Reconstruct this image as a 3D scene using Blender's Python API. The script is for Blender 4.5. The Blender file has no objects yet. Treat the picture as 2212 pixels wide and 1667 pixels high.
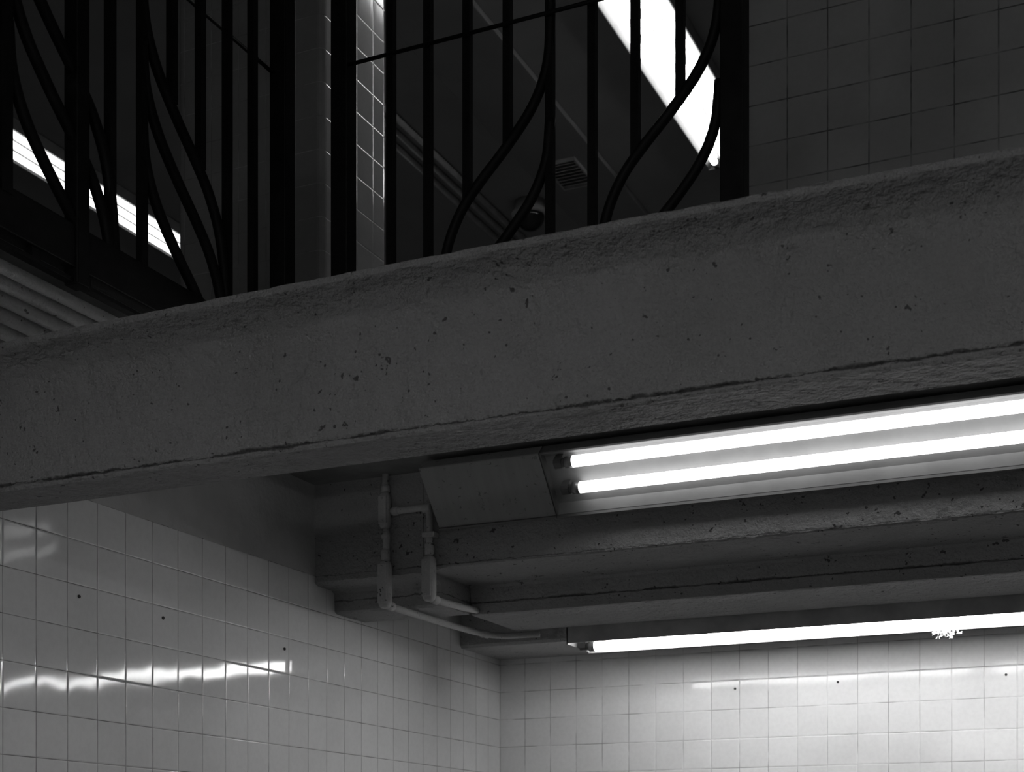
import bpy, bmesh, math, random
from mathutils import Vector, noise
random.seed(4)
scene = bpy.context.scene
try:
    scene.view_settings.view_transform = 'Standard'
    scene.view_settings.look = 'None'
except Exception:
    pass

# ------------------------------------------------------------------ materials
def nt(name):
    m = bpy.data.materials.new(name); m.use_nodes = True
    t = m.node_tree; b = t.nodes['Principled BSDF']
    return m, t, b
def N(t, typ, **kw):
    n = t.nodes.new(typ)
    for k, v in kw.items():
        if hasattr(n, k): setattr(n, k, v)
    return n
def link(t, a, b): t.links.new(a, b)
def mth(t, op, a, b=None, c=None, clamp=False):
    n = t.nodes.new('ShaderNodeMath'); n.operation = op; n.use_clamp = clamp
    for i, v in enumerate((a, b, c)):
        if v is None: continue
        if isinstance(v, (int, float)): n.inputs[i].default_value = v
        else: t.links.new(v, n.inputs[i])
    return n.outputs[0]
def mrange(t, v, a, b, c=0.0, d=1.0, smooth=True):
    n = t.nodes.new('ShaderNodeMapRange')
    if smooth: n.interpolation_type = 'SMOOTHSTEP'
    t.links.new(v, n.inputs[0])
    for i, x in zip((1, 2, 3, 4), (a, b, c, d)): n.inputs[i].default_value = x
    return n.outputs[0]
def noise_tex(t, vec, scale, detail=4, rough=.55):
    n = t.nodes.new('ShaderNodeTexNoise'); n.inputs['Scale'].default_value = scale
    n.inputs['Detail'].default_value = detail; n.inputs['Roughness'].default_value = rough
    t.links.new(vec, n.inputs['Vector']); return n.outputs['Fac']
def grey(v): return (v, v, v, 1)
def mixv(t, f, a, b):
    # scalar mix
    n = t.nodes.new('ShaderNodeMix'); n.data_type = 'FLOAT'
    for i, v in zip((0, 2, 3), (f, a, b)):
        if isinstance(v, (int, float)): n.inputs[i].default_value = v
        else: t.links.new(v, n.inputs[i])
    return n.outputs[0]
def to_col(t, v, sock):
    c = t.nodes.new('ShaderNodeCombineColor')
    for i in range(3): t.links.new(v, c.inputs[i])
    t.links.new(c.outputs[0], sock)

def tile_mat(name, alb=.72, grout=.12, ztop=None, rough=.08, tilt=.0004, S=.108,
             x0=-2.465, y0=5.297, z0=2.40, plaster=.50, soil=.12, lines=(.0005, .0015), spec=.4, wav=.0006):
    m, t, b = nt(name)
    g = N(t, 'ShaderNodeNewGeometry'); pos = g.outputs['Position']
    sp = N(t, 'ShaderNodeSeparateXYZ'); link(t, pos, sp.inputs[0])
    sn = N(t, 'ShaderNodeSeparateXYZ'); link(t, g.outputs['True Normal'], sn.inputs[0])
    sel = mth(t, 'GREATER_THAN', mth(t, 'ABSOLUTE', sn.outputs[0]), .7071)
    ax = mth(t, 'DIVIDE', mth(t, 'SUBTRACT', sp.outputs[0], x0), S)
    ay = mth(t, 'DIVIDE', mth(t, 'SUBTRACT', sp.outputs[1], y0), S)
    a = mixv(t, sel, ax, ay)
    z = mth(t, 'DIVIDE', mth(t, 'SUBTRACT', sp.outputs[2], z0), S)
    fa = mth(t, 'FRACT', a); fz = mth(t, 'FRACT', z)
    ia = mth(t, 'FLOOR', a); iz = mth(t, 'FLOOR', z)
    da = mth(t, 'MULTIPLY', mth(t, 'MINIMUM', fa, mth(t, 'SUBTRACT', 1.0, fa)), S)
    dz = mth(t, 'MULTIPLY', mth(t, 'MINIMUM', fz, mth(t, 'SUBTRACT', 1.0, fz)), S)
    d = mth(t, 'MINIMUM', da, dz)
    mask = mrange(t, d, lines[0], lines[1])
    edge = mrange(t, d, .0008, .004)
    soft = mrange(t, da, 0.0, .022)
    cx = N(t, 'ShaderNodeCombineXYZ'); link(t, ia, cx.inputs[0]); link(t, iz, cx.inputs[1])
    wn = N(t, 'ShaderNodeTexWhiteNoise'); wn.noise_dimensions = '3D'; link(t, cx.outputs[0], wn.inputs[0])
    sw = N(t, 'ShaderNodeSeparateColor'); link(t, wn.outputs['Color'], sw.inputs[0])
    h = mth(t, 'MULTIPLY', edge, .0005)
    h = mth(t, 'ADD', h, mth(t, 'MULTIPLY', soft, .00014))
    h = mth(t, 'ADD', h, mth(t, 'MULTIPLY', mth(t, 'MULTIPLY', mth(t, 'SUBTRACT', sw.outputs[0], .5), fa), tilt))
    h = mth(t, 'ADD', h, mth(t, 'MULTIPLY', mth(t, 'MULTIPLY', mth(t, 'SUBTRACT', sw.outputs[1], .5), fz), tilt))
    nz = noise_tex(t, pos, 7, 1)
    h = mth(t, 'ADD', h, mth(t, 'MULTIPLY', nz, wav))
    var = mth(t, 'MULTIPLY_ADD', sw.outputs[2], .06, .97)
    dirt = mrange(t, noise_tex(t, pos, 2.2, 5), .35, .75, 1.0, 1.0 - soil)
    fine = mrange(t, noise_tex(t, pos, 70, 3), .3, .8, 1.0, .95)
    tc = mth(t, 'MULTIPLY', mth(t, 'MULTIPLY', mth(t, 'MULTIPLY', var, alb), dirt), fine)
    gv = mth(t, 'MULTIPLY', mrange(t, noise_tex(t, pos, 11, 3), .35, .65, .6, 1.6), grout)
    col = mixv(t, mask, gv, tc)
    rr = mixv(t, mask, .7, rough)
    bump = N(t, 'ShaderNodeBump'); bump.inputs['Distance'].default_value = 1.0; bump.inputs['Strength'].default_value = 1.0
    if ztop is not None:
        up = mth(t, 'GREATER_THAN', mth(t, 'ADD', sp.outputs[2], mth(t, 'MULTIPLY', mth(t, 'SUBTRACT', noise_tex(t, pos, 25, 3), .5), .008)), ztop)
        pn = noise_tex(t, pos, 6, 5); pc = mth(t, 'MULTIPLY', mrange(t, pn, .3, .75, 1.05, .85), plaster)
        col = mixv(t, up, col, pc); rr = mixv(t, up, rr, .75)
        h = mixv(t, up, h, mth(t, 'MULTIPLY', noise_tex(t, pos, 60, 4), .003))
    to_col(t, col, b.inputs['Base Color']); link(t, rr, b.inputs['Roughness'])
    link(t, h, bump.inputs['Height']); link(t, bump.outputs[0], b.inputs['Normal'])
    b.inputs['Specular IOR Level'].default_value = spec
    return m

def paint_mat(name, alb=.4, dark=.03, crack=None, pits=1.0, rough=.6, bumpk=1.0, slope=0.0, spec=.3):
    """old thick paint over steel/concrete: lumpy, pitted, chipped along seams at given heights"""
    m, t, b = nt(name)
    g = N(t, 'ShaderNodeNewGeometry'); pos = g.outputs['Position']
    sp = N(t, 'ShaderNodeSeparateXYZ'); link(t, pos, sp.inputs[0])
    n1 = noise_tex(t, pos, 3.0, 6); n2 = noise_tex(t, pos, 45, 4, .6); n3 = noise_tex(t, pos, 160, 3)
    n4 = noise_tex(t, pos, 16, 4)
    c = mth(t, 'MULTIPLY', mrange(t, n1, .3, .7, 1.04, .92), alb)
    c = mth(t, 'MULTIPLY', c, mrange(t, n3, .3, .8, 1.04, .92))
    nn = N(t, 'ShaderNodeTexNoise'); nn.inputs['Scale'].default_value = 60; link(t, pos, nn.inputs['Vector'])
    chips = []
    for sc, lo, rad in ((18, .76, .20), (42, .80, .30), (95, .80, .34)):
        v = N(t, 'ShaderNodeTexVoronoi'); v.inputs['Scale'].default_value = sc; v.inputs['Randomness'].default_value = 1
        wp = N(t, 'ShaderNodeVectorMath'); wp.operation = 'MULTIPLY_ADD'
        k = .5 / sc
        link(t, nn.outputs['Color'], wp.inputs[0]); wp.inputs[1].default_value = (k * 3, k * 3, k * 3); link(t, pos, wp.inputs[2])
        link(t, wp.outputs[0], v.inputs['Vector'])
        sv = N(t, 'ShaderNodeSeparateColor'); link(t, v.outputs['Color'], sv.inputs[0])
        thr = mth(t, 'MULTIPLY', mrange(t, sv.outputs[0], lo, 1.0, 0.0, rad), mrange(t, noise_tex(t, pos, 5, 4), .40, .68, .6, 1.0))
        chips.append(mrange(t, mth(t, 'SUBTRACT', mth(t, 'MULTIPLY', thr, pits), v.outputs['Distance']), -.02, .05))
    chip = mth(t, 'MAXIMUM', mth(t, 'MAXIMUM', chips[0], chips[1]), chips[2])
    col = mixv(t, chip, c, mth(t, 'MULTIPLY', c, .3))
    hh = mth(t, 'MULTIPLY', n4, .010 * bumpk)
    hh = mth(t, 'ADD', hh, mth(t, 'MULTIPLY', n2, .0065 * bumpk))
    hh = mth(t, 'ADD', hh, mth(t, 'MULTIPLY', n3, .0018 * bumpk))
    hh = mth(t, 'SUBTRACT', hh, mth(t, 'MULTIPLY', chip, .0008))
    if crack:
        zz = mth(t, 'SUBTRACT', sp.outputs[2], mth(t, 'MULTIPLY', mth(t, 'ADD', sp.outputs[0], 1.07), slope))
        for zc, w, amt in crack:
            wob = mth(t, 'MULTIPLY', mth(t, 'SUBTRACT', noise_tex(t, pos, 30, 6, .7), .5), .018)
            dd = mth(t, 'ABSOLUTE', mth(t, 'SUBTRACT', mth(t, 'ADD', zz, wob), zc))
            ww = mth(t, 'MULTIPLY', mrange(t, noise_tex(t, pos, 9, 5, .65), .42, .68, .15, 1.0), w)
            k = mth(t, 'MULTIPLY', mrange(t, mth(t, 'DIVIDE', dd, ww), .3, 1.5, 1.0, 0.0), amt)
            col = mixv(t, k, col, dark)
    to_col(t, col, b.inputs['Base Color'])
    b.inputs['Roughness'].default_value = rough
    b.inputs['Specular IOR Level'].default_value = spec
    bump = N(t, 'ShaderNodeBump'); bump.inputs['Distance'].default_value = 1.0
    link(t, hh, bump.inputs['Height']); link(t, bump.outputs[0], b.inputs['Normal'])
    return m

def plain_mat(name, alb, rough=.5, metal=0, var=.15, scale=12, bump=.0004, spec=.4):
    m, t, b = nt(name)
    g = N(t, 'ShaderNodeNewGeometry'); pos = g.outputs['Position']
    c = mth(t, 'MULTIPLY', mrange(t, noise_tex(t, pos, scale, 5), .3, .7, 1 + var, 1 - var), alb)
    to_col(t, c, b.inputs['Base Color'])
    b.inputs['Roughness'].default_value = rough; b.inputs['Metallic'].default_value = metal
    b.inputs['Specular IOR Level'].default_value = spec
    bp = N(t, 'ShaderNodeBump'); bp.inputs['Distance'].default_value = 1
    link(t, mth(t, 'MULTIPLY', noise_tex(t, pos, scale * 6, 3), bump), bp.inputs['Height'])
    link(t, bp.outputs[0], b.inputs['Normal'])
    return m
def streak_mat(name, alb):
    m, t, b = nt(name)
    g = N(t, 'ShaderNodeNewGeometry'); pos = g.outputs['Position']
    vm = N(t, 'ShaderNodeVectorMath'); vm.operation = 'MULTIPLY'; vm.inputs[1].default_value = (40, 6, 6)
    link(t, pos, vm.inputs[0])
    c = mth(t, 'MULTIPLY', mrange(t, noise_tex(t, vm.outputs[0], 1, 4), .35, .72, 1.03, .92), alb)
    sc = mrange(t, noise_tex(t, pos, 55, 6, .7), .60, .66, 1.0, .4)
    to_col(t, mth(t, 'MULTIPLY', c, sc), b.inputs['Base Color']); b.inputs['Roughness'].default_value = .45
    return m
def emit_mat(name, s):
    m, t, b = nt(name)
    b.inputs['Base Color'].default_value = grey(.8)
    b.inputs['Emission Color'].default_value = grey(1); b.inputs['Emission Strength'].default_value = s
    return m

SL, RT = .017, .051      # slight slope and skew of the stairwell beam
M_tile = tile_mat('glazed_wall_tile', alb=.80, grout=.25, ztop=2.508, rough=.07, spec=.24, tilt=.0003, wav=.0011)
M_tile_back = tile_mat('glazed_back_wall_tile', alb=.82, grout=.45, tilt=.0010, rough=.12, spec=.3)
M_tile_col = tile_mat('glazed_column_tile', alb=.62, grout=.50, x0=-2.51, y0=4.05, z0=2.93, rough=.10, soil=.2, tilt=.0008, spec=1.0)
M_tile_up = tile_mat('glazed_mezzanine_tile', alb=.60, grout=.25, x0=-1.076, y0=3.9, z0=2.90, rough=.28, soil=.25, tilt=.0004, lines=(.0008, .0028))
M_beam = paint_mat('painted_main_beam', .31, dark=.04, crack=[(2.392, .0055, .8), (2.664, .003, .5)], slope=SL, bumpk=2.6)
M_beam2 = paint_mat('painted_second_beam', .34, dark=.05, crack=[(2.446, .006, .65), (2.505, .004, .6)], pits=1.1, rough=.95, spec=.03, bumpk=1.1)
M_beam3 = paint_mat('painted_back_beam', .42, spec=.1)
M_plaster = plain_mat('dull_plaster', .35, .8)
M_slab = plain_mat('concrete_slab', .22, .85)
M_upceil = plain_mat('dark_painted_ceiling', .36, .85, var=.05, scale=3)
M_upbeam = plain_mat('dark_painted_ceiling_beam', .31, .85, var=.05, scale=3)
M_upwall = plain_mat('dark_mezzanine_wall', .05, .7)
M_upfloor = plain_mat('grey_mezzanine_floor', .26, .8)
M_floor = plain_mat('concrete_floor', .12, .7)
M_black = plain_mat('black_railing_paint', .008, .55, 0, .3, 30, spec=.2)
M_pipe = paint_mat('painted_conduit', .48, pits=1.0, bumpk=.3, rough=.85, spec=.1)
M_pipe2 = paint_mat('pale_painted_pipe', .7, pits=1.2, bumpk=1.0, rough=.6, spec=.3)
M_pipe_up = plain_mat('dusty_conduit', .5, .6)
M_pan = plain_mat('aged_enamel_reflector', .27, .6, 0, .08, spec=.2)
M_pan2 = plain_mat('dull_slim_reflector', .10, .6, 0, .08)
M_pan3 = plain_mat('white_enamel_reflector', .5, .5, 0, .08)
M_pan_up = plain_mat('upper_reflector', .12, .6, 0, .08)
M_pan_up1 = plain_mat('bright_upper_reflector', .22, .6, 0, .08)
M_house1 = plain_mat('dusty_housing_paint', .14, .5)
M_house = plain_mat('fixture_housing_paint', .38, .5)
M_cover = streak_mat('stained_cover_plate', .26)
M_socket = plain_mat('lamp_socket_plastic', .10, .4)
M_cap = plain_mat('aluminium_tube_cap', .3, .4, .6)
M_tube = emit_mat('lit_fluorescent_glass', 2.7)
M_tube2 = emit_mat('lit_slim_fluorescent_glass', 31)
M_tube3 = emit_mat('lit_far_fluorescent_glass', 50)
M_tube_fill = emit_mat('added_mezzanine_fill_tube', 13)  # tubes of the added, unseen mezzanine fill lamp
M_tube_up = emit_mat('lit_upper_fluorescent_glass', 7.5)
M_tube_up2 = emit_mat('lit_dim_fluorescent_glass', 2.4)
M_dark = plain_mat('dark_plug', .05, .6)
M_flake = plain_mat('peeling_paint', .5, .8)
M_dome = plain_mat('smoked_dome', .02, .1)

# ------------------------------------------------------------------ helpers
def link_obj(o): scene.collection.objects.link(o); return o
def mk(name, verts, faces, mat, loc=(0, 0, 0), smooth=False, parent=None, label=None, cat=None, struct=False, bevel=0, segs=2):
    L = Vector(loc)
    me = bpy.data.meshes.new(name)
    me.from_pydata([Vector(v) - L for v in verts], [], faces); me.update()
    bm = bmesh.new(); bm.from_mesh(me); bmesh.ops.recalc_face_normals(bm, faces=bm.faces)
    if bevel > 0:
        bmesh.ops.bevel(bm, geom=list(bm.edges), offset=bevel, segments=segs, affect='EDGES', profile=.5)
    bm.to_mesh(me); bm.free()
    if smooth:
        for p in me.polygons: p.use_smooth = True
    me.materials.append(mat)
    o = bpy.data.objects.new(name, me); link_obj(o)
    o.location = L
    if parent:
        o.parent = parent; o.location = L - parent.location
    if label: o['label'] = label
    if cat: o['category'] = cat
    if struct: o['kind'] = 'structure'
    return o
def boxv(x0, x1, y0, y1, z0, z1):
    v = [(x, y, z) for x in (x0, x1) for y in (y0, y1) for z in (z0, z1)]
    f = [(0, 1, 3, 2), (4, 6, 7, 5), (0, 4, 5, 1), (2, 3, 7, 6), (0, 2, 6, 4), (1, 5, 7, 3)]
    return v, f
def box(name, x0, x1, y0, y1, z0, z1, mat, **kw):
    v, f = boxv(x0, x1, y0, y1, z0, z1)
    kw.setdefault('loc', ((x0 + x1) / 2, (y0 + y1) / 2, z0))
    return mk(name, v, f, mat, **kw)
def empty(name, loc, label, cat, group=None):
    e = bpy.data.objects.new(name, None); e.empty_display_size = .1; e.location = loc; link_obj(e)
    e['label'] = label; e['category'] = cat
    if group: e['group'] = group
    return e
def sweepv(pts, r, seg=12, square=False):
    P = [Vector(p) for p in pts]; n = len(P)
    rs = r if isinstance(r, (list, tuple)) else [r] * n
    V = []; F = []
    T = []
    for i in range(n):
        a = P[max(i - 1, 0)]; b = P[min(i + 1, n - 1)]; T.append((b - a).normalized())
    ref = Vector((0, 0, 1)) if abs(T[0].z) < .9 else Vector((1, 0, 0))
    u = T[0].cross(ref).normalized()
    for i in range(n):
        u = (u - T[i] * u.dot(T[i])).normalized(); w = T[i].cross(u)
        for k in range(seg):
            an = 2 * math.pi * k / seg + (math.pi / 4 if seg == 4 else 0)
            V.append(P[i] + (u * math.cos(an) + w * math.sin(an)) * rs[i])
    for i in range(n - 1):
        for k in range(seg):
            F.append((i * seg + k, i * seg + (k + 1) % seg, (i + 1) * seg + (k + 1) % seg, (i + 1) * seg + k))
    F.append(tuple(range(seg))); F.append(tuple((n - 1) * seg + k for k in range(seg)))
    return V, F
def sweep(name, pts, r, mat, seg=12, **kw):
    V, F = sweepv(pts, r, seg)
    kw.setdefault('loc', pts[0]); kw.setdefault('smooth', seg > 4)
    return mk(name, V, F, mat, **kw)
def catmull(P, sub=6):
    P = [Vector(p) for p in P]; Q = [P[0] * 2 - P[1]] + P + [P[-1] * 2 - P[-2]]; out = []
    for i in range(1, len(Q) - 2):
        for s in range(sub):
            t = s / sub
            out.append(.5 * ((2 * Q[i]) + (-Q[i - 1] + Q[i + 1]) * t + (2 * Q[i - 1] - 5 * Q[i] + 4 * Q[i + 1] - Q[i + 2]) * t * t + (-Q[i - 1] + 3 * Q[i] - 3 * Q[i + 1] + Q[i + 2]) * t ** 3))
    out.append(P[-1]); return out
def beam(name, prof, x0, x1, nx, mat, label, amp=.0015, lips=(), lipamp=.004, slope=0, skew=0, xm=0, camber=0):
    """closed (y,z) profile extruded along X, roughened in real geometry; lips = profile indices with chipped edges"""
    pts = []; tag = []
    n = len(prof)
    for i in range(n):
        a = prof[i]; b = prof[(i + 1) % n]; L = math.dist(a, b); k = max(1, int(L / .03))
        for j in range(k):
            s = j / k; pts.append((a[0] + (b[0] - a[0]) * s, a[1] + (b[1] - a[1]) * s)); tag.append(i if j == 0 else -1)
    m = len(pts); V = []; F = []
    for ix in range(nx + 1):
        x = x0 + (x1 - x0) * ix / nx
        for j, (y, z) in enumerate(pts):
            q = Vector((x * 6, y * 9, z * 9)); dy = noise.noise(q) * amp; dz = noise.noise(q + Vector((7, 3, 1))) * amp
            if tag[j] in lips:
                c = noise.noise(Vector((x * 22, j, 0))); c2 = noise.noise(Vector((x * 70, j, 5)))
                dz += lipamp * (min(c, .1) + .5 * c2) ; dy += lipamp * .5 * c2
            if camber: dz -= camber * (x + .7) ** 2 * max(0, min(1, (z - 2.42) / .2))
            V.append((x, y + dy + (x - xm) * skew, z + dz + (x - xm) * slope))
    for ix in range(nx):
        for j in range(m):
            F.append((ix * m + j, ix * m + (j + 1) % m, (ix + 1) * m + (j + 1) % m, (ix + 1) * m + j))
    F.append(tuple(range(m))); F.append(tuple(nx * m + j for j in range(m)))
    o = mk(name, V, F, mat, loc=(x0, sum(p[0] for p in prof) / n, min(p[1] for p in prof)), label=label, cat='beam')
    me = o.data
    for p in me.polygons: p.use_smooth = len(p.vertices) == 4
    try: me.set_sharp_from_angle(angle=math.radians(32))
    except Exception: pass
    return o

# ------------------------------------------------------------------ setting
XW, YW = -2.465, 5.297
box('wall_left', XW - .1, XW, -5, YW, 0, 2.79, M_tile, struct=True, label='glossy white square-tiled wall with bare plaster strip above')
box('wall_back', XW - .1, 3.0, YW, YW + .1, 0, 2.79, M_tile_back, struct=True, label='bright white square-tiled wall under the fluorescent lamp')
box('wall_right', 3.0, 3.1, -5, 9.6, 0, 5.35, M_plaster, struct=True, label='plain painted side wall')
box('wall_front', -6.5, 3.0, -5.1, -5.0, 0, 5.35, M_plaster, struct=True, label='plain painted wall')
box('floor', XW, 3.0, -5, YW, -.1, 0, M_floor, struct=True, label='concrete station floor')
box('floor', -6.5, -2.0, -5, 9.5, 2.79, 2.87, M_upfloor, struct=True, label='concrete mezzanine floor slab')
box('floor', -2.0, 3.0, 2.9, 9.5, 2.79, 2.87, M_upfloor, struct=True, label='concrete mezzanine floor slab')
box('floor', -2.0, 3.0, -5, -.8, 2.79, 2.87, M_upfloor, struct=True, label='concrete mezzanine floor slab')
box('ceiling', -6.5, 3.0, -5, 9.5, 5.25, 5.35, M_upceil, struct=True, label='dark painted mezzanine ceiling')
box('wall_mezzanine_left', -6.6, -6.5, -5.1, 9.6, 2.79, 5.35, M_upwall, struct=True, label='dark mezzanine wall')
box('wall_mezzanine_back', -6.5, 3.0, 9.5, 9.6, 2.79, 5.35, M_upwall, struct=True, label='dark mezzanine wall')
box('wall_mezzanine_front', -1.076, 3.0, 3.9, 4.1, 2.87, 5.25, M_tile_up, struct=True, label='dim square-tiled wall beside the railing', bevel=.006)
box('tiled_column', -3.08, -2.51, 4.05, 4.465, 2.87, 5.25, M_tile_col, label='square-tiled column with rounded corners behind the railing', cat='column', bevel=.022, segs=4)
for a, b_, c, d, z in [(-3.12, -2.72, 4.8, 8.2, 5.222)]:
    box('ceiling_beam', a, b_, c, d, z, 5.25, M_upbeam, label='dark painted ceiling beam over the mezzanine', cat='beam', bevel=.004)
box('ceiling_beam', -6.5, 3.0, 8.2, 8.45, 4.9, 5.25, M_upbeam, label='dark cross beam beneath the mezzanine ceiling', cat='beam', bevel=.01)

# ------------------------------------------------------------------ big beams
main = [(2.280, 2.664), (2.279, 2.652), (2.286, 2.647), (2.300, 2.645), (2.316, 2.640), (2.330, 2.630), (2.341, 2.615), (2.347, 2.597), (2.350, 2.575),
        (2.350, 2.407), (2.3497, 2.396), (2.3530, 2.392), (2.3487, 2.388), (2.3485, 2.384), (2.352, 2.380), (2.474, 2.380), (2.480, 2.386),
        (2.478, 2.400), (2.45, 2.42), (2.45, 2.63), (2.48, 2.65), (2.48, 2.664)]
beam('ceiling_beam', main, XW, 3.0, 700, M_beam, 'thick-painted pitted steel beam with rough flanges spanning the stairwell', lips=(0, 1, 10, 11, 12), lipamp=.003, amp=.001, slope=SL, skew=RT, xm=-1.07, camber=.007)
second = [(3.93, 2.79), (3.93, 2.502), (3.934, 2.498), (4.236, 2.497), (4.246, 2.490), (4.248, 2.460),
          (4.250, 2.449), (4.254, 2.446), (4.250, 2.442), (4.252, 2.411), (4.255, 2.409), (4.597, 2.409), (4.60, 2.412), (4.60, 2.45), (4.56, 2.47), (4.56, 2.79)]
beam('ceiling_beam', second, -2.08, 3.0, 500, M_beam2, 'grey painted beam with chipped lower flange behind the lamp', lips=(1, 2, 6, 7, 8, 9), lipamp=.004, amp=.001)
blk = [(3.93, 2.79), (3.93, 2.487), (3.95, 2.479), (4.03, 2.479), (4.045, 2.47), (4.05, 2.415), (4.06, 2.409), (4.24, 2.409), (4.256, 2.42), (4.256, 2.79)]
beam('beam_seat', blk, XW, -2.082, 60, M_beam2, 'grey painted beam end block set into the tiled wall', lips=(1, 6), lipamp=.004)
third = [(4.945, 2.79), (4.945, 2.43), (4.955, 2.42), (YW, 2.42), (YW, 2.79)]
beam('ceiling_beam', third, XW, 3.0, 200, M_beam3, 'grey painted beam along the top of the tiled wall')

# ------------------------------------------------------------------ lamps
def lamp(x0, x1, y0, z0, wd, nd, W, back, base, tubes, tubeh, label, emit, pan, cover=None, r=.0195, along='x', lip=0.0, inset=.062, house=None):
    """along x (or y): P(s,w,h)"""
    house = house or M_house
    def P(s, w, h):
        a = y0 + w * wd[0] + h * nd[0]; z = z0 + w * wd[1] + h * nd[1]
        return (s, a, z) if along == 'x' else (a, s, z)
    root = empty('fluorescent_lamp', P(x0 if cover is None else cover, W / 2, -back), label, 'lamp')
    def ext(name, prof, s0, s1, mat, **kw):
        V = [P(s0, w, h) for w, h in prof] + [P(s1, w, h) for w, h in prof]; n = len(prof)
        F = [(i, (i + 1) % n, n + (i + 1) % n, n + i) for i in range(n)] + [tuple(range(n)), tuple(range(n, 2 * n))]
        return mk(name, V, F, mat, loc=P(s0, W / 2, -back), parent=root, **kw)
    e = .004
    ext('reflector_pan', [(e, -base - .003), (W - e, -base - .003), (W - e, -.001), (W - e - .002, -.001), (W - .03, -base), (.022, -base), (e + .002, -.001), (e, -.001)], x0 + .004, x1 - .004, pan)
    ext('housing', [(0, -back), (W, -back), (W, lip), (W - e, lip), (W - e, -base - .003), (e, -base - .003), (e, 0), (0, 0)], x0, x1, house)
    for s in (x0, x1 - .004):
        ext('end_plate', [(0, -back), (W, -back), (W, .004), (0, .004)], s, s + .004, house)
    for w in tubes:
        sweep('tube', [P(x0 + inset, w, tubeh), P(x1 - inset, w, tubeh)], r, emit, seg=20, parent=root, label='glowing fluorescent tube')
        for a, b in ((x0 + inset - .017, x0 + inset + .004), (x1 - inset - .004, x1 - inset + .017)):
            sweep('tube_cap', [P(a, w, tubeh), P(b, w, tubeh)], r + .0006, M_cap, seg=20, parent=root)
        for s, sg in ((x0 + inset - .050, 1), (x1 - inset + .050, -1)):
            ext('lamp_socket', [(w - .014, -base), (w + .014, -base), (w + .014, tubeh + .006), (w + .008, tubeh + .013), (w - .008, tubeh + .013), (w - .014, tubeh + .006)], min(s, s + sg * .022), max(s, s + sg * .022), M_socket)
            sweep('socket_collar', [P(s + sg * .020, w, tubeh), P(s + sg * .036, w, tubeh)], .0125, M_socket, seg=12, parent=root)
    if cover is not None:
        ext('cover_plate', [(0, -back), (W, -back), (W, .002), (W - .002, .004), (.002, .004), (0, .002)], cover, x0 - .003, M_cover, label='stained metal wiring cover')
        ext('cover_lip', [(W - .006, .004), (W, .004), (W, .009), (W - .006, .009)], cover, x0 - .003, house)
    return root
t1 = math.radians(47.5)
lamp(-1.632, .90, 3.765, 2.752, (math.cos(t1), -math.sin(t1)), (-math.sin(t1), -math.cos(t1)), .20, .038, .022, (.036, .116), .004,
     'tilted two-tube fluorescent lamp with stained end cover on the beam', M_tube, M_pan, cover=-2.01, inset=.088, lip=.014, house=M_house1, r=.0160)
L2 = lamp(-1.91, .62, 4.64, 2.362, (1, 0), (0, -1), .205, .055, .04, (.10,), .000,
     'slim single-tube fluorescent lamp hanging above the tiled wall', M_tube2, M_pan2, lip=.008, r=.0180)
lamp(-1.9, 1.9, -2.6, 2.62, (1, 0), (0, -1), .25, .05, .03, (.07, .17), 0, 'twin-tube fluorescent lamp under the far slab', M_tube3, M_pan3)
lamp(-.6, 2.2, -2.0, 5.19, (1, 0), (0, -1), .25, .055, .03, (.07, .17), 0, 'added twin-tube fill lamp, out of view on the mezzanine ceiling', M_tube_fill, M_pan3)  # added out of view to brighten the upper tiled wall and column
lamp(4.6, 7.34, -2.23, 5.19, (1, 0), (0, -1), .29, .055, .018, (.05, .113, .177, .24), -.002, 'multi-tube fluorescent lamp on the mezzanine ceiling', M_tube_up, M_pan_up1, along='y', r=.0165)
lamp(5.2, 8.1, -5.43, 5.19, (1, 0), (0, -1), .25, .055, .024, (.05, .125, .20), -.004, 'multi-tube fluorescent lamp on the mezzanine ceiling', M_tube_up2, M_pan_up, along='y', r=.0165)
box('lamp_hanger', -1.8, -1.74, 4.70, 4.78, 2.417, 2.79, M_house, label='grey steel strap holding the slim lamp', cat='bracket')
box('lamp_hanger', .3, .36, 4.70, 4.78, 2.417, 2.79, M_house, label='grey steel strap holding the slim lamp', cat='bracket')
V = []; F = []
for i in range(90):
    c = Vector((-.694 + random.gauss(0, .022), 4.842 + random.gauss(0, .005), 2.355 - abs(random.gauss(0, .009))))
    k = len(V)
    for j in range(3): V.append(c + Vector((random.uniform(-.009, .009), random.uniform(-.006, .006), random.uniform(-.009, .006))))
    F.append((k, k + 1, k + 2))
o = mk('peeling_paint', V, F, M_flake, loc=(-.694, 4.835, 2.36), label='ragged clump of peeling paint flakes', parent=L2)
o['kind'] = 'stuff'

# ------------------------------------------------------------------ railings
ZB, ZT = 2.87, 4.02
A = [(0, 3.62), (0, 3.45), (-.010, 3.361), (-.043, 3.287), (-.100, 3.217), (-.169, 3.147), (-.215, 3.093), (-.249, 3.026), (-.266, 2.95), (-.274, 2.872), (-.278, 2.80), (-.28, 2.6)]
def zcurve(off):
    for (a, za), (b, zb) in zip(A[1:], A[2:]):
        if b <= off <= a: return za + (zb - za) * (off - a) / (b - a) if a != b else za
    return ZB
def bowed(dz, i0, floor):
    """(offset, z) samples of the bowed bar, cut cleanly where it lands on the bottom rail"""
    P = [(a, z + dz) for a, z in A[i0:]]
    C = catmull([(a, 0, z) for a, z in P], 6); out = []
    for p in C:
        if p.z < floor:
            q = out[-1]; s = (q[1] - floor) / (q[1] - p.z); out.append((q[0] + (p.x - q[0]) * s, floor)); break
        out.append((p.x, p.z))
    return out
G = 'black railing panels round the stair opening'
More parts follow.
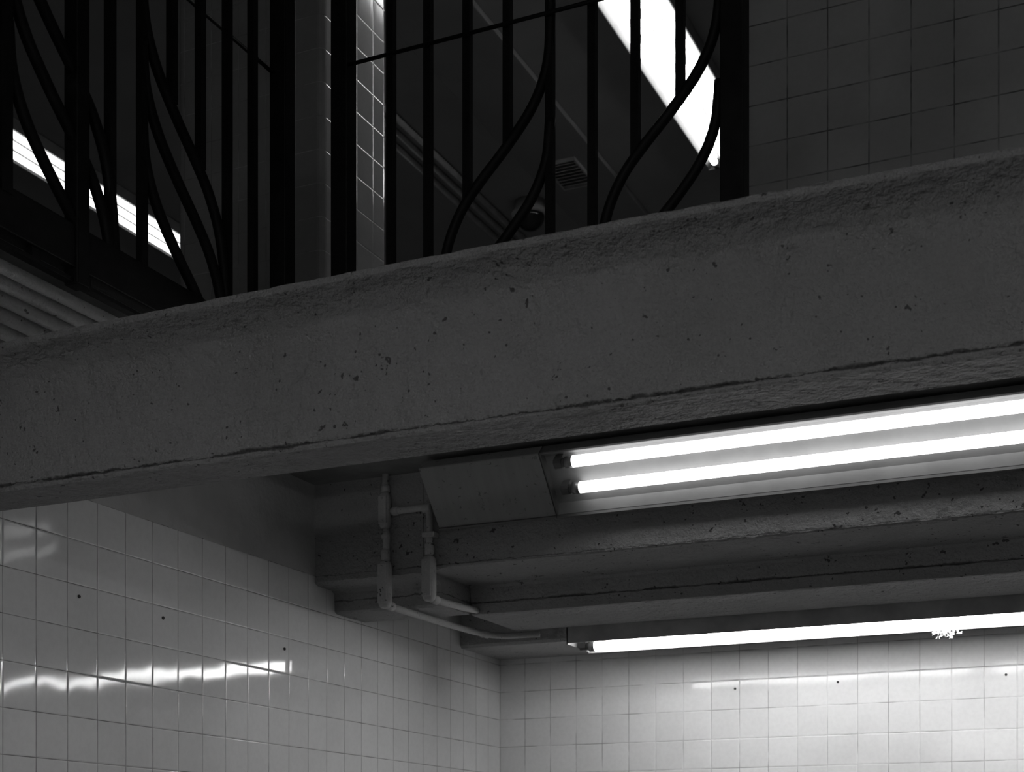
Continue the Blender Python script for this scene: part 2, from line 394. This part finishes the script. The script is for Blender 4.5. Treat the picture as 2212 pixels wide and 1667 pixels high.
R = empty('railing', (-1.4, 3.0, ZB), 'black iron railing with straight and bowed bars behind the beam', 'railing', G)
full = [-1.674, -1.577, -1.274, -1.174]
for x in full: sweep('baluster', [(x, 3, ZB + .03), (x, 3, ZT)], .0125, M_black, seg=4, parent=R)
for x, s in ((-1.377, -1.274), (-1.477, -1.274), (-1.075, -.888), (-.974, -.888)):
    sweep('baluster', [(x, 3, zcurve(x - s)), (x, 3, ZT)], .0125, M_black, seg=4, parent=R)
for s in (-1.274, -.888):
    for dz, i0 in ((0, 0), (-.2, 1)):
        sweep('bowed_baluster', [(s + a, 3.0, z) for a, z in bowed(dz, i0, ZB + .03)], .0115, M_black, seg=12, parent=R)
def post(x, y, w, par, zt=4.06):
    box('post', x - w / 2, x + w / 2, y - w / 2, y + w / 2, ZB, zt, M_black, parent=par, bevel=.003)
post(-.856, 3.0, .05, R); post(-1.802, 3.0, .045, R)
box('bottom_rail', -1.78, -.881, 2.982, 3.018, ZB, ZB + .035, M_black, parent=R, bevel=.002)
box('top_rail', -1.78, -.881, 2.975, 3.025, ZT, ZT + .04, M_black, parent=R, bevel=.002)
sweep('tie_rod', [(-1.80, 2.984, 3.476), (-.86, 2.984, 3.476)], .0045, M_black, seg=8, parent=R)
R2 = empty('railing', (-1.97, 2.2, ZB), 'black iron railing with bowed bars above the pipe run', 'railing', G)
XR = -1.972
post(-1.972, 3.0, .045, R2)
Y0 = 2.975; ZL = 2.835
for k in range(1, 14):
    y = Y0 - .1 * k
    zb = ZL
    if k in (4, 3): zb = zcurve(-(y - (Y0 - .5)) / 1.08) + .008
    if k in (8, 7): zb = zcurve(-(y - (Y0 - .885)) / 1.08) + .008
    sweep('baluster', [(XR, y, zb), (XR, y, ZT)], .0125 if k != 9 else .020, M_black, seg=4, parent=R2)
for s in (Y0 - .5, Y0 - .885):
    for dz, i0 in ((0, 0), (-.13, 1), (-.29, 1)):
        sweep('bowed_baluster', [(XR, s - a * 1.08, z) for a, z in bowed(dz, i0, ZL)], .0115, M_black, seg=12, parent=R2)
box('bottom_rail', -1.998, -1.960, 1.6, 2.975, 2.765, 2.850, M_black, parent=R2, bevel=.003)
box('top_rail', -1.99, -1.94, 1.6, 2.975, ZT, ZT + .04, M_black, parent=R2, bevel=.003)
box('lower_flat', -1.985, -1.965, 1.6, 2.975, 2.738, 2.747, M_black, parent=R2, bevel=.001)
for y in (2.30, 2.16, 2.04, 1.8): box('bracket', -1.985, -1.967, y - .012, y + .012, 2.747, 2.765, M_black, parent=R2)
box('post', -1.990, -1.955, Y0 - .7 - .015, Y0 - .7 + .02, 2.735, ZT, M_black, parent=R2, bevel=.003)
sweep('tie_rod', [(-1.985, 1.6, 3.50), (-1.985, 2.99, 3.50)], .0045, M_black, seg=8, parent=R2)

# ------------------------------------------------------------------ pipes under left slab
for i, (x, r) in enumerate(((-2.055, .013), (-2.11, .016), (-2.17, .017), (-2.235, .017), (-2.30, .018), (-2.37, .018))):
    e = empty('conduit_pipe', (x, .2, 2.745), 'painted pipe clamped beneath the mezzanine slab', 'pipe', 'pipes beneath the mezzanine slab')
    pts = [(x + .002 * math.sin(j * 1.3 + i), .2 + j * .15, 2.748) for j in range(21)]
    sweep('pipe', pts, r, M_pipe2, seg=16, parent=e)
    for y in (2.07 + .045 * i,):
        sweep('coupling', [(x, y, 2.748), (x, y + .006, 2.748), (x, y + .04, 2.748), (x, y + .046, 2.748)], [r * 1.05, r * 1.32, r * 1.32, r * 1.05], M_pipe2, seg=16, parent=e)
pc = empty('pipe_clamp', (-2.2, 2.03, 2.79), 'painted flat strap holding the pipes', 'bracket')
box('strap', -2.40, -2.02, 2.00, 2.025, 2.729, 2.735, M_pipe2, parent=pc)
for x in (-2.398, -2.026): box('strap_leg', x - .003, x + .003, 2.00, 2.025, 2.732, 2.795, M_pipe2, parent=pc)

# ------------------------------------------------------------------ conduit on second beam
def cbody(x, y, z0, z1, par, w=.017):
    zs = [z0, z0 + .006, z0 + .02, z1 - .02, z1 - .006, z1]; ws = [.62, .85, 1, 1, .85, .62]
    V = []; F = []; seg = 14
    for z, s in zip(zs, ws):
        for k in range(seg):
            an = 2 * math.pi * k / seg; c = math.cos(an); q = math.sin(an)
            V.append((x + w * s * math.copysign(abs(c) ** .6, c), y + w * s * math.copysign(abs(q) ** .6, q), z))
    for i in range(len(zs) - 1):
        for k in range(seg): F.append((i * seg + k, i * seg + (k + 1) % seg, (i + 1) * seg + (k + 1) % seg, (i + 1) * seg + k))
    F.append(tuple(range(seg))); F.append(tuple((len(zs) - 1) * seg + k for k in range(seg)))
    mk('conduit_body', V, F, M_pipe, loc=(x, y, z0), smooth=True, parent=par)
    box('conduit_cover', x - w * .8, x + w * .8, y - w - .003, y - w + .003, z0 + .012, z1 - .012, M_pipe, parent=par, bevel=.002)
    for z in (z0 + .02, z1 - .02): sweep('cover_screw', [(x, y - w - .002, z), (x, y - w - .006, z)], .003, M_pipe, seg=8, parent=par)
def ring(p, d, r, par, L=.018):
    p = Vector(p); d = Vector(d)
    sweep('coupling', [p - d * L, p - d * (L * .8), p + d * (L * .8), p + d * L], [r * 1.05, r * 1.3, r * 1.3, r * 1.05], M_pipe, parent=par)
rp = .0105; yc = 3.908
C1 = empty('conduit_pipe', (-2.20, yc, 2.39), 'branching painted conduit with junction bodies bending under the beam', 'pipe')
C2 = C1
sweep('pipe', [(-2.20, yc, 2.795), (-2.203, yc, 2.74), (-2.20, yc, 2.70)], rp, M_pipe, parent=C1)
cbody(-2.20, yc - .003, 2.625, 2.733, C1)
sweep('pipe', [(-2.20, yc, 2.63), (-2.196, yc, 2.60), (-2.20, yc, 2.52)], rp, M_pipe, parent=C1)
ring((-2.20, yc, 2.545), (0, 0, 1), rp, C1); ring((-2.20, yc, 2.605), (0, 0, 1), rp, C1, .01); ring((-2.20, yc, 2.745), (0, 0, 1), rp, C1, .01)
cbody(-2.20, yc - .003, 2.385, 2.528, C1, .019)
sweep('pipe', [(-2.20, 3.91, 2.396), (-2.20, 4.0, 2.395), (-2.19, 4.3, 2.394), (-2.175, 4.48, 2.394), (-2.155, 4.56, 2.394), (-2.11, 4.60, 2.394), (-2.0, 4.617, 2.396)], rp, M_pipe, parent=C1)
ring((-2.20, 3.935, 2.396), (0, 1, 0), rp, C1); ring((-2.165, 4.53, 2.394), (.2, .98, 0), rp, C1)
sweep('pipe', catmull([(-2.18, yc, 2.675), (-2.12, yc, 2.675), (-2.075, yc, 2.675), (-2.055, yc, 2.665), (-2.05, yc, 2.64), (-2.05, yc, 2.58), (-2.05, yc, 2.52)], 4), rp, M_pipe, parent=C2)
ring((-2.165, yc, 2.675), (1, 0, 0), rp, C2, .01); ring((-2.06, yc, 2.672), (1, 0, 0), rp, C2, .014); ring((-2.05, yc, 2.55), (0, 0, 1), rp, C2)
box('clip', -2.07, -2.03, yc - .012, 3.933, 2.585, 2.60, M_pipe, parent=C2, bevel=.002)
cbody(-2.05, yc - .003, 2.395, 2.53, C2, .019)
sweep('pipe', [(-2.05, 3.91, 2.405), (-2.05, 4.0, 2.406), (-2.055, 4.15, 2.414), (-2.06, 4.262, 2.424)], rp, M_pipe, parent=C2)
ring((-2.05, 3.94, 2.405), (0, 1, 0), rp, C2)

# ------------------------------------------------------------------ small things
for (x, y, z, n) in ((XW, 2.853, 2.264, 0), (XW, 3.18, 2.262, 0), (XW, 3.76, 2.258, 0), (-1.509, YW, 2.26, 1), (-1.131, YW, 2.2645, 1), (-.557, YW, 2.26, 1)):
    d = Vector((1, 0, 0)) if n == 0 else Vector((0, -1, 0)); p = Vector((x, y, z))
    o = sweep('wall_plug', [p, p + d * .002, p + d * .004], [.0045, .0045, .003], M_dark, seg=10)
    o['label'] = 'small dark screw plug set in the tiled wall'; o['category'] = 'plug'; o['group'] = 'screw plugs in the tiles'
for i in range(3):
    x = -3.62 + .07 * i
    o = sweep('conduit_pipe', [(x, 5.4, 5.234), (x, 8.2, 5.234)], .016, M_pipe_up, seg=10)
    o['label'] = 'thin conduit along the mezzanine ceiling'; o['category'] = 'pipe'; o['group'] = 'conduits on the mezzanine ceiling'
dx_, dy_ = -3.27, 7.42
dc = empty('dome_camera', (dx_, dy_, 5.25), 'small dome security camera on the mezzanine ceiling', 'security camera')
sweep('camera_base', [(dx_, dy_, 5.252), (dx_, dy_, 5.21), (dx_, dy_, 5.185), (dx_, dy_, 5.175)], [.085, .085, .105, .085], M_pipe_up, seg=28, parent=dc)
sweep('camera_dome', [(dx_, dy_, 5.18 - .085 * math.sin(i * math.pi / 2 / 8)) for i in range(9)], [.08 * math.cos(i * math.pi / 2 / 8) + .001 for i in range(9)], M_dome, seg=28, parent=dc)
vt = empty('ceiling_vent', (-2.92, 7.1, 5.222), 'slatted metal air vent in the mezzanine ceiling beam', 'vent')
for a, b_, c, d in ((-3.01, -3.0, 6.98, 7.28), (-2.84, -2.83, 6.98, 7.28), (-3.0, -2.84, 6.98, 6.99), (-3.0, -2.84, 7.27, 7.28)):
    box('frame', a, b_, c, d, 5.205, 5.223, M_pipe_up, parent=vt)
for i in range(8):
    y = 7.005 + i * .033
    mk('slat', [(-3.0, y, 5.206), (-2.84, y, 5.206), (-2.84, y + .018, 5.222), (-3.0, y + .018, 5.222), (-3.0, y + .002, 5.204), (-2.84, y + .002, 5.204), (-2.84, y + .020, 5.220), (-3.0, y + .020, 5.220)],
       [(0, 1, 2, 3), (4, 5, 6, 7), (0, 1, 5, 4), (3, 2, 6, 7), (0, 3, 7, 4), (1, 2, 6, 5)], M_pipe_up, loc=(-2.92, y, 5.206), parent=vt)

# ------------------------------------------------------------------ world, camera
w = bpy.data.worlds.new('world'); scene.world = w; w.use_nodes = True
w.node_tree.nodes['Background'].inputs[0].default_value = grey(.5); w.node_tree.nodes['Background'].inputs[1].default_value = .01
cam = bpy.data.cameras.new('camera'); co = bpy.data.objects.new('camera', cam); link_obj(co)
co.location = (0, 0, 1.6); co.rotation_euler = (math.radians(90), 0, math.radians(24.49))
cam.sensor_width = 36; cam.lens = 3192 / 2212 * 36; cam.shift_y = (1874 - 833.5) / 2212; cam.clip_start = .05
cam.dof.use_dof = True; cam.dof.focus_distance = 3.5; cam.dof.aperture_fstop = 9.0
scene.camera = co
